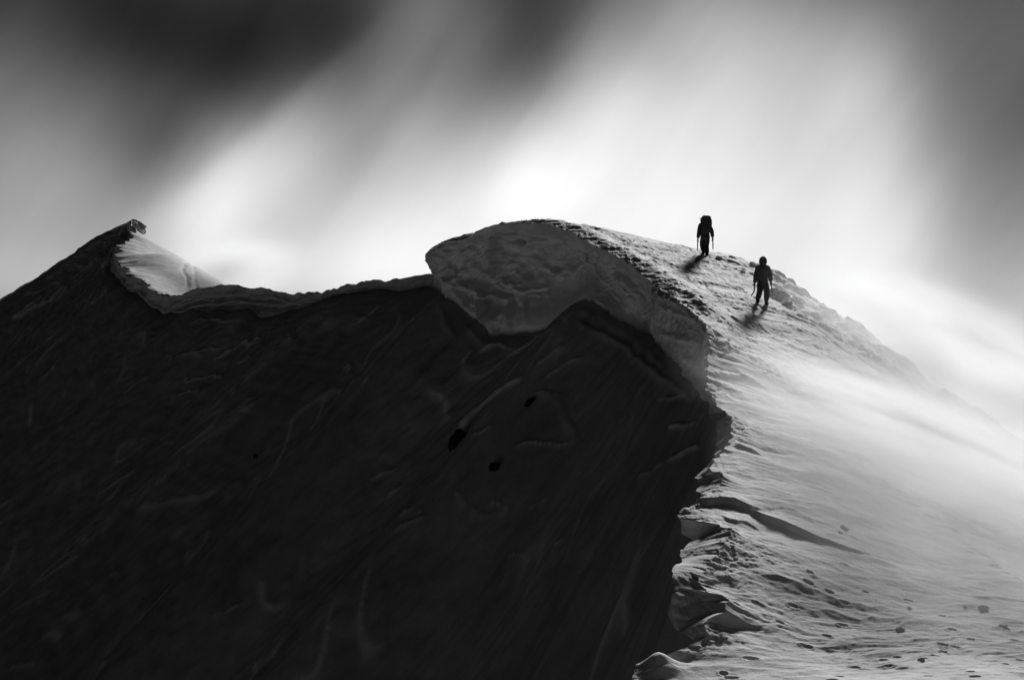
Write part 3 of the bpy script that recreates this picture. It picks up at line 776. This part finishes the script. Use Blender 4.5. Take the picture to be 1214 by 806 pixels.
def ice_axe(loc, rot, label, length=.50, curved=.0, group='ice axes carried by the climbers', dark=False):
    """origin at the head, where the hand holds it; shaft hangs down -Z, pick points +Y"""
    root = empty('ice_axe', loc, 0, label, 'ice axe', group); root.rotation_euler = rot
    n = 10
    sh = [(0, curved * math.sin(math.pi * i / n) , -length * i / n) for i in range(n + 1)]
    link_mesh('shaft', tube(sh, [.025] * n + [.018]), M_METAL if dark else M_SHAFT, root)
    pick = tube([(0, .01, .012), (0, .06, .016), (0, .12, .004), (0, .17, -.022)], [.016, .013, .010, .003], 8)
    link_mesh('pick', pick, M_METAL, root)
    bm = bmesh.new(); bmesh.ops.create_cube(bm, size=1)
    for v in bm.verts:
        k = 1 if v.co.y > 0 else 1.9
        v.co = Vector((v.co.x * .028 * k, v.co.y * .09 - .055, v.co.z * .012 + .012 - (.012 if v.co.y < 0 else 0)))
    bmesh.ops.bevel(bm, geom=bm.edges[:], offset=.003, segments=2, affect='EDGES')
    me = bpy.data.meshes.new('adze'); bm.to_mesh(me); bm.free()
    link_mesh('adze', me, M_METAL, root)
    link_mesh('spike', tube([(0, 0, -length + .005), (0, 0, -length - .03), (0, 0, -length - .075)], [.014, .009, .002], 8), M_METAL, root)
    return root

def backpack(loc, rotz, label):
    root = empty('backpack', loc, rotz, label, 'backpack')
    bm = bmesh.new(); bmesh.ops.create_cube(bm, size=1)
    bmesh.ops.subdivide_edges(bm, edges=bm.edges[:], cuts=7, use_grid_fill=True)
    for v in bm.verts:
        x, y, z = v.co * 2
        n = (abs(x) ** 4 + abs(y) ** 4 + abs(z) ** 5) ** .22
        k = 1 / max(n, .6)
        x, y, z = x * k, y * k, z * k
        v.co = Vector((x * (.225 + .012 * z), y * .125 - .02 * (z < 0), z * .33))
        v.co += Vector((math.sin(z * 9) * .004, math.sin(z * 7 + x * 4) * .006, 0))
    me = bpy.data.meshes.new('pack'); bm.to_mesh(me); bm.free()
    link_mesh('pack_body', me, M_PACK, root)
    bm = bmesh.new(); bmesh.ops.create_uvsphere(bm, u_segments=24, v_segments=16, radius=1)
    for v in bm.verts:
        x, y, z = v.co
        v.co = Vector((math.copysign(abs(x) ** .7, x) * .195, math.copysign(abs(y) ** .7, y) * .13, z * .10 + .33))
    me = bpy.data.meshes.new('lid'); bm.to_mesh(me); bm.free()
    link_mesh('top_lid', me, M_PACK, root)
    for s in (-1, 1):
        link_mesh('shoulder_strap', tube([(s * .09, .10, .26), (s * .11, .16, .30), (s * .12, .235, .24), (s * .125, .25, .08), (s * .14, .18, -.10), (s * .15, .09, -.18)], [.02, .022, .024, .022, .014, .012], 8), M_PACK, root)
        link_mesh('side_strap', tube([(s * .205, -.03, .20), (s * .212, -.06, .0), (s * .20, -.04, -.22)], .010, 6), M_GLOVE, root)
    link_mesh('hip_belt', tube([(-.16, .08, -.25), (-.185, .16, -.25), (-.12, .27, -.26), (0, .29, -.26), (.12, .27, -.26), (.185, .16, -.25), (.16, .08, -.25)], .026, 8), M_PACK, root)
    return root

# climber seen from behind, walking up the crest with a big pack
ga = on_slope(836, 302)
ga = Vector((ga.x, ga.y, ground_at(ga.x, ga.y)))
ra = math.radians(4)
def foot_h(base, rot, x, y):
    c, s = math.cos(rot), math.sin(rot)
    return ground_at(base.x + c * x - s * y, base.y + s * x + c * y) - base.z
def feet_of(base, rot, offs):
    return [(x, y, foot_h(base, rot, x, y) - .03) for x, y in offs]
fa = feet_of(ga, ra, [(-.05, .14), (.06, -.10)])
za = min(f[2] for f in fa)
poseA = dict(feet=fa, hands=[(-.305, .06, .80 + za), (.335, .04, .84 + za)], lean=.10, hip_z=.93 + za, tilt=-.15)
person(ga, ra, 'climber seen from behind wearing a tall backpack on the skyline', poseA)
def W(base, rot, v):
    return base + Matrix.Rotation(rot, 3, 'Z') @ Vector(v)
backpack(W(ga, ra, (.02, -.19, 1.36 + za)), ra, 'tall stuffed dark backpack on the back of the upper climber')
ice_axe(W(ga, ra, (-.31, .07, .73 + za)), (0, .03, ra), 'pale ice axe in left hand of the climber with backpack', .42)
ice_axe(W(ga, ra, (.345, .05, .77 + za)), (0, -.02, ra), 'pale ice axe in right hand of the climber with backpack', .42)
ice_axe(W(ga, ra, (-.235, -.22, 1.66 + za)), (.05, -.05, ra + math.radians(-95)), 'dark ice axe strapped upright to the side of the backpack', .55, dark=True)

# climber coming down, facing the camera, hood up
gb = on_slope(904, 360)
gb = Vector((gb.x, gb.y, ground_at(gb.x, gb.y)))
rb = math.radians(184)
fb = feet_of(gb, rb, [(-.15, -.02), (.17, -.08)])
zb = min(f[2] for f in fb)
poseB = dict(feet=fb, hands=[(-.30, .10, .86 + zb), (.325, .08, .80 + zb)], lean=.05, hip_z=.94 + zb, tilt=-.12)
person(gb, rb, 'hooded climber without backpack standing below the crest, legs apart', poseB)
ice_axe(W(gb, rb, (-.30, .12, .79 + zb)), (.08, .12, rb), 'pale ice axe hanging beside the rocks from the hooded climber\'s hand', .42)
ice_axe(W(gb, rb, (.335, .11, .74 + zb)), (-.30, 0, rb + math.radians(85)), 'dark curved ice axe hanging over open snow from the hooded climber\'s hand', .40, curved=.05, dark=True)

# ---- rocks poking through the shaded face
def face_rock(px, py, w_px, h_px, seed, label, tilt, **kw):
    p = on_face(px, py); s = p.y / F
    me = blob(w_px * .5 * s, w_px * .5 * s, h_px * .5 * s, seed, **kw)
    me.transform(Matrix.Rotation(tilt, 4, 'Y'))
    o = link_mesh('rock', me, M_ROCK, smooth=True); o.location = p
    o['label'] = label; o['category'] = 'rock'; o['group'] = 'bare rocks in the shaded face'
    return o
face_rock(541, 523, 21, 30, 3, 'largest black rock, teardrop shaped, jutting from the shaded face', math.radians(22), rough=.22, cuts=6)
face_rock(584, 554, 13, 17, 8, 'small jagged black rock below and right of the teardrop rock', math.radians(-10), rough=.5, cuts=3)
face_rock(629, 474, 13, 9, 14, 'small knobbly black rock highest on the shaded face', math.radians(-20), rough=.6, cuts=2)
face_rock(301, 541, 7, 7, 19, 'tiny dark rock alone in the middle of the shaded face', 0, rough=.3)

# summit rock on the far peak
pk = Vector(P(162, 264, 187.6))
me = blob(1.0, 1.3, 1.05, 33, rough=.30, cuts=9)
for v in me.vertices:
    v.co.x += .9 * max(0, v.co.x); v.co.z -= .16 * max(0, v.co.x)
o = link_mesh('summit_rock', me, M_RIME); o.location = pk + Vector((-.35, .2, -.62))
o['label'] = 'dark pointed rock capping the far summit'; o['category'] = 'rock'

# ---- rime covered boulders along the sky line, and lumps of snow lying on the slope
BL = [(917, 346, 10, 12, 'dark rimed boulder touching the legs of the hooded climber'), (927, 351, 16, 14, 'broad rimed boulder just right of the hooded climber'),
      (934, 361, 12, 9, 'rounded dark boulder lowest in the cluster by the hooded climber'), (941, 364, 6, 4, 'small rimed stone at the right end of the boulder cluster'),
      (868, 305, 7, 3, 'flat rimed stone on the skyline right of the backpack climber'), (893, 313, 7, 3, 'thin rimed slab on the skyline above the hooded climber'),
      (881, 322, 5, 4, 'small dark stone in open snow between the two climbers'), (853, 305, 7, 3, 'low rimed stone close to the feet of the backpack climber'),
      (947, 344, 12, 5, 'rimed slab on the skyline right of the hooded climber'), (931, 340, 6, 4, 'small rimed stone behind the boulder cluster'),
      (949, 356, 10, 6, 'rimed boulder between the skyline slab and the boulder cluster'), (967, 374, 16, 6, 'lowest long rimed boulder fading into the spindrift'), (985, 372, 9, 5, 'faint rimed boulder farthest down the skyline')]
for i, (px, py, w, h, lab) in enumerate(BL):
    p = on_slope(px, py + h * .3); s = p.y / F
    me = blob(w * .58 * s, w * .5 * s, h * .62 * s, 50 + i, rough=.4, cuts=4)
    o = link_mesh('rimed_boulder', me, M_RIME); o.location = p + Vector((0, .05, h * .15 * s)); o.rotation_euler = (0, math.radians(24), i * .9 % .6)
    o['label'] = lab; o['category'] = 'boulder'; o['group'] = 'rimed boulders on the crest'
CH = [(1165, 719, 14, 11, 'largest snow block, squarish, alone on the lower right snow'), (1067, 744, 11, 6, 'flat-bottomed snow lump left of the large squarish block'),
      (1190, 741, 11, 5, 'snow lump just below and right of the large squarish block'), (1001, 624, 11, 8, 'crumbled snow lump at the end of the wind-cut step'),
      (1078, 720, 6, 4, 'small snow lump above the flat-bottomed lump'), (1144, 718, 5, 3, 'little snow lump left of the large squarish block'),
      (996, 630, 6, 4, 'small crumb at the foot of the crumbled snow lump'), (1093, 781, 10, 6, 'dark elongated snow lump near the lower right edge'), (1176, 668, 12, 5, 'snow lump beside the churned tracks at the right edge')]
for i, (px, py, w, h, lab) in enumerate(CH):
    p = on_slope(px, py + h * .35); s = p.y / F
    me = blob(w * .5 * s, w * .5 * s, h * .55 * s, 80 + i, rough=.5, cuts=7)
    o = link_mesh('snow_lump', me, M_CHUNK); o.location = p + Vector((0, .02, h * .06 * s)); o.rotation_euler = (0, 0, i * 1.3)
    o['label'] = lab; o['category'] = 'snow lump'; o['group'] = 'loose snow lumps on the lower slope'

# ------------------------------------------------------------------ wind-blown snow (volumes)
def spindrift(name, loc, rad, density, label, aniso=.45, nscale=.5, stretch=(1, 1, 1), rot=(0, 0, 0), power=2.0, noise_lo=.3, noise_hi=.75):
    bm = bmesh.new(); bmesh.ops.create_icosphere(bm, subdivisions=3, radius=1)
    me = bpy.data.meshes.new(name); bm.to_mesh(me); bm.free()
    m, nt, out = new_mat(name + '_air')
    tc = node(nt, 'ShaderNodeTexCoord')
    ln = node(nt, 'ShaderNodeVectorMath', operation='LENGTH'); nt.links.new(tc.outputs['Object'], ln.inputs[0])
    inv = node(nt, 'ShaderNodeMapRange', interpolation_type='SMOOTHSTEP'); inv.inputs['From Min'].default_value = 1.0; inv.inputs['From Max'].default_value = .0
    nt.links.new(ln.outputs['Value'], inv.inputs['Value'])
    pw = node(nt, 'ShaderNodeMath', operation='POWER', i_1=power); nt.links.new(inv.outputs[0], pw.inputs[0])
    mp = node(nt, 'ShaderNodeMapping'); mp.inputs['Scale'].default_value = stretch
    nt.links.new(tc.outputs['Object'], mp.inputs['Vector'])
    nz = node(nt, 'ShaderNodeTexNoise', i_Scale=nscale, i_Detail=3.0, i_Roughness=.55); nt.links.new(mp.outputs[0], nz.inputs['Vector'])
    nr = node(nt, 'ShaderNodeMapRange'); nr.inputs['From Min'].default_value = noise_lo; nr.inputs['From Max'].default_value = noise_hi
    nt.links.new(nz.outputs['Fac'], nr.inputs['Value'])
    mu = node(nt, 'ShaderNodeMath', operation='MULTIPLY'); nt.links.new(pw.outputs[0], mu.inputs[0]); nt.links.new(nr.outputs[0], mu.inputs[1])
    m2 = node(nt, 'ShaderNodeMath', operation='MULTIPLY', i_1=density); nt.links.new(mu.outputs[0], m2.inputs[0])
    vs = node(nt, 'ShaderNodeVolumePrincipled', i_Anisotropy=aniso)
    vs.inputs['Color'].default_value = grey(.97)
    nt.links.new(m2.outputs[0], vs.inputs['Density'])
    nt.links.new(vs.outputs[0], out.inputs['Volume'])
    o = link_mesh('spindrift', me, m); o.location = loc; o.scale = rad; o.rotation_euler = rot
    o['kind'] = 'stuff'; o['label'] = label
    return o
R = math.radians
spindrift('slope_drift', P(1095, 545, 41.5), (8.5, 13, 3.0), 1.0, 'veil of wind-blown snow over the right hand slope', .45, 2.6, (.6, 1, 2.0), (0, R(24), 0), 1.4)
spindrift('ground_drift', P(1120, 625, 33.5), (5.8, 12, 1.9), .25, 'faint low drift of snow dust over the near slope', .45, 2.0, (1, 1, 1.6), (R(8), R(14), 0), .8)
spindrift('skyline_drift', P(1135, 458, 55.5), (10.5, 9, 4.0), 1.0, 'thin blown snow smoking over the lower right skyline', .45, 2.0, (1, 1, 1.6), (0, R(28), 0), 1.2)
spindrift('summit_drift', P(276, 316, 164), (13, 20, 5.0), .40, 'plume of blown snow streaming off the far summit', .5, 1.6, (1, 1, 1), (0, R(-8), 0), 2.2, .2, .8)

# ------------------------------------------------------------------ sky
SUN_AZ, SUN_EL = R(18), R(25.5)
SAMPLES = [  # photo pixel -> brightness of the cloud there (display value 0..255)
 (0,0,58),(100,0,48),(200,0,42),(300,0,46),(400,0,62),(500,0,118),(600,0,74),(700,0,100),(800,0,150),(900,0,152),(1000,0,125),(1100,0,104),(1214,0,92),
 (0,70,82),(100,70,60),(200,70,36),(300,70,42),(400,70,72),(500,70,112),(600,70,98),(700,70,150),(800,70,182),(900,70,182),(1000,70,160),(1100,70,122),(1214,70,92),
 (0,140,118),(100,140,100),(200,140,84),(300,140,92),(400,140,132),(500,140,152),(600,140,165),(700,140,212),(800,140,216),(900,140,208),(1000,140,188),(1100,140,136),(1214,140,96),
 (0,210,142),(100,210,134),(200,210,140),(300,210,208),(400,210,188),(500,210,200),(600,210,240),(700,210,246),(800,210,232),(900,210,224),(1000,210,206),(1100,210,165),(1214,210,122),
 (0,280,168),(100,280,165),(200,280,200),(300,280,222),(400,280,222),(500,280,238),(600,280,250),(700,280,248),(800,280,242),(900,280,234),(1000,280,222),(1100,280,190),(1214,280,158),
 (0,350,185),(100,350,180),(200,350,200),(300,350,220),(400,350,228),(500,350,240),(600,350,246),(700,350,246),(800,350,242),(900,350,236),(1000,350,226),(1100,350,206),(1214,350,186),
 (150,240,142),(200,238,200),(250,235,225),(225,200,158),(270,200,210),(250,160,146),(300,160,188),(350,160,180),(350,110,130),(400,110,106),(450,110,140),(450,60,104),(500,60,130),(550,60,105),(550,110,122),(550,160,165),(450,160,158),(250,110,84),(150,110,80),(50,110,104),(150,30,42),(250,30,38),(350,30,50),(450,30,86),(650,40,76),(650,100,122),(700,100,185),(650,160,215),(620,190,226),(750,60,152),(1050,100,164),(1050,200,190),(1150,100,110),(1150,280,150),(1150,380,186),(200,190,118),(180,265,165),
 (-120,40,55),(-120,140,112),(-120,280,150),(-260,210,105),(-260,330,130),(1320,280,125),(1320,400,162),(1450,400,130),(1320,500,176),(1320,140,84),(1450,250,80),(1320,20,70),(1450,520,140),
 (600,420,240),(700,420,240),(800,420,236),(900,420,230),(1000,420,220),(1100,420,208),(1214,420,194),(1000,490,212),(1100,490,204),(1214,490,196),(1214,570,190)]
def ang(px, py):
    return math.atan2(px - CX, F), math.atan2(CY - py, math.hypot(F, px - CX))
def to_lin(v):
    v = v / 255
    return v / 12.92 if v < .04045 else ((v + .055) / 1.055) ** 2.4
cent = np.array([ang(a, b) for a, b, _ in SAMPLES])
vals = np.array([c + (16 if 0 <= a <= 150 and 60 < b < 260 else 12 if 950 < a < 1060 and b > 30 else 8 if 1060 <= a <= 1160 and b > 100 else 0) for a, b, c in SAMPLES], float)
vals = np.array([min(v + 9, 250) if 650 < a < 1060 and 30 < b < 300 else min(v + 3, 248) if 480 < a < 1060 and 130 < b < 300 else v for (a, b, _), v in zip(SAMPLES, vals * 1.0 if vals.max() > 2 else vals * 255)])  / 255
BASE = .08
SIG = 64 / F
G = np.exp(-((cent[:, None] - cent[None]) ** 2).sum(-1) / (2 * SIG ** 2))
wts = np.linalg.solve(G + .06 * np.eye(len(G)), vals - BASE)

world = bpy.data.worlds.new('World'); SC.world = world; world.use_nodes = True
nt = world.node_tree; nt.nodes.clear(); L = nt.links
wo = node(nt, 'ShaderNodeOutputWorld'); bg = node(nt, 'ShaderNodeBackground', i_Strength=.1); L.new(bg.outputs[0], wo.inputs[0])
sky = node(nt, 'ShaderNodeTexSky', sky_type='NISHITA', sun_disc=False); sky.sun_elevation = SUN_EL; sky.sun_rotation = SUN_AZ; sky.altitude = 3000
bw = node(nt, 'ShaderNodeRGBToBW'); L.new(sky.outputs[0], bw.inputs[0])
tc = node(nt, 'ShaderNodeTexCoord')
nrm = node(nt, 'ShaderNodeVectorMath', operation='NORMALIZE'); L.new(tc.outputs['Generated'], nrm.inputs[0])
sp = node(nt, 'ShaderNodeSeparateXYZ'); L.new(nrm.outputs[0], sp.inputs[0])
def math_n(op, a=None, b=None, c=None, clamp=False):
    n = node(nt, 'ShaderNodeMath', operation=op, use_clamp=clamp)
    for i, v in enumerate((a, b, c)):
        if v is None: continue
        if isinstance(v, (int, float)): n.inputs[i].default_value = float(v)
        else: L.new(v, n.inputs[i])
    return n.outputs[0]
az = math_n('ARCTAN2', sp.outputs['X'], sp.outputs['Y']); el = math_n('ARCSINE', sp.outputs['Z'])
cb = node(nt, 'ShaderNodeCombineXYZ'); L.new(az, cb.inputs[0]); L.new(el, cb.inputs[1])
# cloud streaks torn along the wind: noise stretched along a slanting direction
mp = node(nt, 'ShaderNodeMapping', vector_type='TEXTURE'); mp.inputs['Rotation'].default_value = (0, 0, R(52)); mp.inputs['Scale'].default_value = (3.6, 1, 1)
L.new(cb.outputs[0], mp.inputs['Vector'])
ns = node(nt, 'ShaderNodeTexNoise', i_Scale=16.0, i_Detail=7.0, i_Roughness=.55); L.new(mp.outputs[0], ns.inputs['Vector'])
nw = node(nt, 'ShaderNodeTexNoise', i_Scale=9.0, i_Detail=4.0, i_Roughness=.55); L.new(mp.outputs[0], nw.inputs['Vector'])
wsub = node(nt, 'ShaderNodeVectorMath', operation='SUBTRACT'); L.new(nw.outputs['Color'], wsub.inputs[0]); wsub.inputs[1].default_value = (.5, .5, .5)
wsc = node(nt, 'ShaderNodeVectorMath', operation='SCALE'); L.new(wsub.outputs[0], wsc.inputs[0]); wsc.inputs['Scale'].default_value = .022
wad = node(nt, 'ShaderNodeVectorMath', operation='ADD'); L.new(cb.outputs[0], wad.inputs[0]); L.new(wsc.outputs[0], wad.inputs[1])
sx = node(nt, 'ShaderNodeSeparateXYZ'); L.new(wad.outputs[0], sx.inputs[0])
c2 = node(nt, 'ShaderNodeCombineXYZ'); L.new(sx.outputs[0], c2.inputs[0]); L.new(sx.outputs[1], c2.inputs[1])
acc = None
for (a, e), w in zip(cent, wts):
    dn = node(nt, 'ShaderNodeVectorMath', operation='DISTANCE'); L.new(c2.outputs[0], dn.inputs[0]); dn.inputs[1].default_value = (a, e, 0)
    p2 = math_n('MULTIPLY', dn.outputs['Value'], dn.outputs['Value'])
    ex = math_n('EXPONENT', math_n('MULTIPLY', p2, -1 / (2 * SIG ** 2)))
    acc = math_n('MULTIPLY_ADD', ex, float(w), acc if acc is not None else BASE)
# low: glow added out of view, below the horizon, to light the cornice wall
sx2 = node(nt, 'ShaderNodeSeparateXYZ'); L.new(c2.outputs[0], sx2.inputs[0])
def plume_edge(p0, p1, amp, soft, reach, acc):
    a0, e0 = ang(*p0); a1, e1 = ang(*p1); l = math.hypot(a1 - a0, e1 - e0); ux, uy = (a1 - a0) / l, (e1 - e0) / l
    da = math_n('SUBTRACT', sx2.outputs[0], a0); de = math_n('SUBTRACT', sx2.outputs[1], e0)
    sd = math_n('SUBTRACT', math_n('MULTIPLY', da, uy), math_n('MULTIPLY', de, ux))
    al = math_n('DIVIDE', math_n('ADD', math_n('MULTIPLY', da, ux), math_n('MULTIPLY', de, uy)), l)
    m = math_n('EXPONENT', math_n('MULTIPLY', math_n('POWER', math_n('ABSOLUTE', math_n('MULTIPLY', math_n('SUBTRACT', al, .5), 1.7)), 4.0), -1.0))
    th = math_n('TANH', math_n('MULTIPLY', sd, F / soft))
    fo = math_n('EXPONENT', math_n('MULTIPLY', math_n('ABSOLUTE', sd), -F / reach))
    return math_n('MULTIPLY_ADD', math_n('MULTIPLY', math_n('MULTIPLY', th, fo), m), amp, acc)
acc = plume_edge((165, 262), (440, 30), .075, 16, 70, acc)
acc = plume_edge((570, 240), (700, 10), .04, 16, 70, acc)
acc = plume_edge((400, 260), (560, 20), .05, 14, 60, acc)
low = math_n('MULTIPLY', math_n('EXPONENT', math_n('MULTIPLY', math_n('POWER', math_n('ADD', az, 2.35), 2.0), -1.8)),
             math_n('EXPONENT', math_n('MULTIPLY', math_n('POWER', math_n('ADD', el, .50), 2.0), -16.0)))
val = math_n('MULTIPLY_ADD', low, .75, acc)
st = math_n('MULTIPLY_ADD', math_n('SUBTRACT', ns.outputs['Fac'], .5), .13, val)
lin = math_n('POWER', math_n('MAXIMUM', st, .02), 2.25)
cloud = math_n('MULTIPLY', lin, 10.0)
mix = math_n('MULTIPLY_ADD', bw.outputs[0], .02, math_n('MULTIPLY', cloud, .98))
L.new(mix, bg.inputs['Color'])

# ------------------------------------------------------------------ sun, camera, render
sd = bpy.data.lights.new('sun', 'SUN'); sd.energy = 3.7; sd.angle = R(8); sd.color = (1, 1, 1)
so = bpy.data.objects.new('sun', sd); COL.objects.link(so)
dirv = Vector((math.sin(SUN_AZ) * math.cos(SUN_EL), math.cos(SUN_AZ) * math.cos(SUN_EL), math.sin(SUN_EL)))
so.rotation_euler = dirv.to_track_quat('Z', 'Y').to_euler(); so.location = dirv * 300

cd = bpy.data.cameras.new('camera'); cd.sensor_width = 36; cd.lens = 36 * F / 1214; cd.clip_end = 5000; cd.clip_start = .1
co = bpy.data.objects.new('camera', cd); COL.objects.link(co); co.rotation_euler = (R(90), 0, 0); SC.camera = co

SC.render.engine = 'CYCLES'
SC.cycles.max_bounces = 8; SC.cycles.diffuse_bounces = 3; SC.cycles.volume_bounces = 6
SC.cycles.volume_step_rate = 2.0; SC.cycles.volume_max_steps = 128
SC.cycles.use_denoising = True
try: SC.cycles.denoiser = 'OPENIMAGEDENOISE'
except Exception: pass
vsx = SC.view_settings; vsx.view_transform = 'Standard'; vsx.look = 'None'; vsx.gamma = 1; vsx.exposure = 0; vsx.use_curve_mapping = False
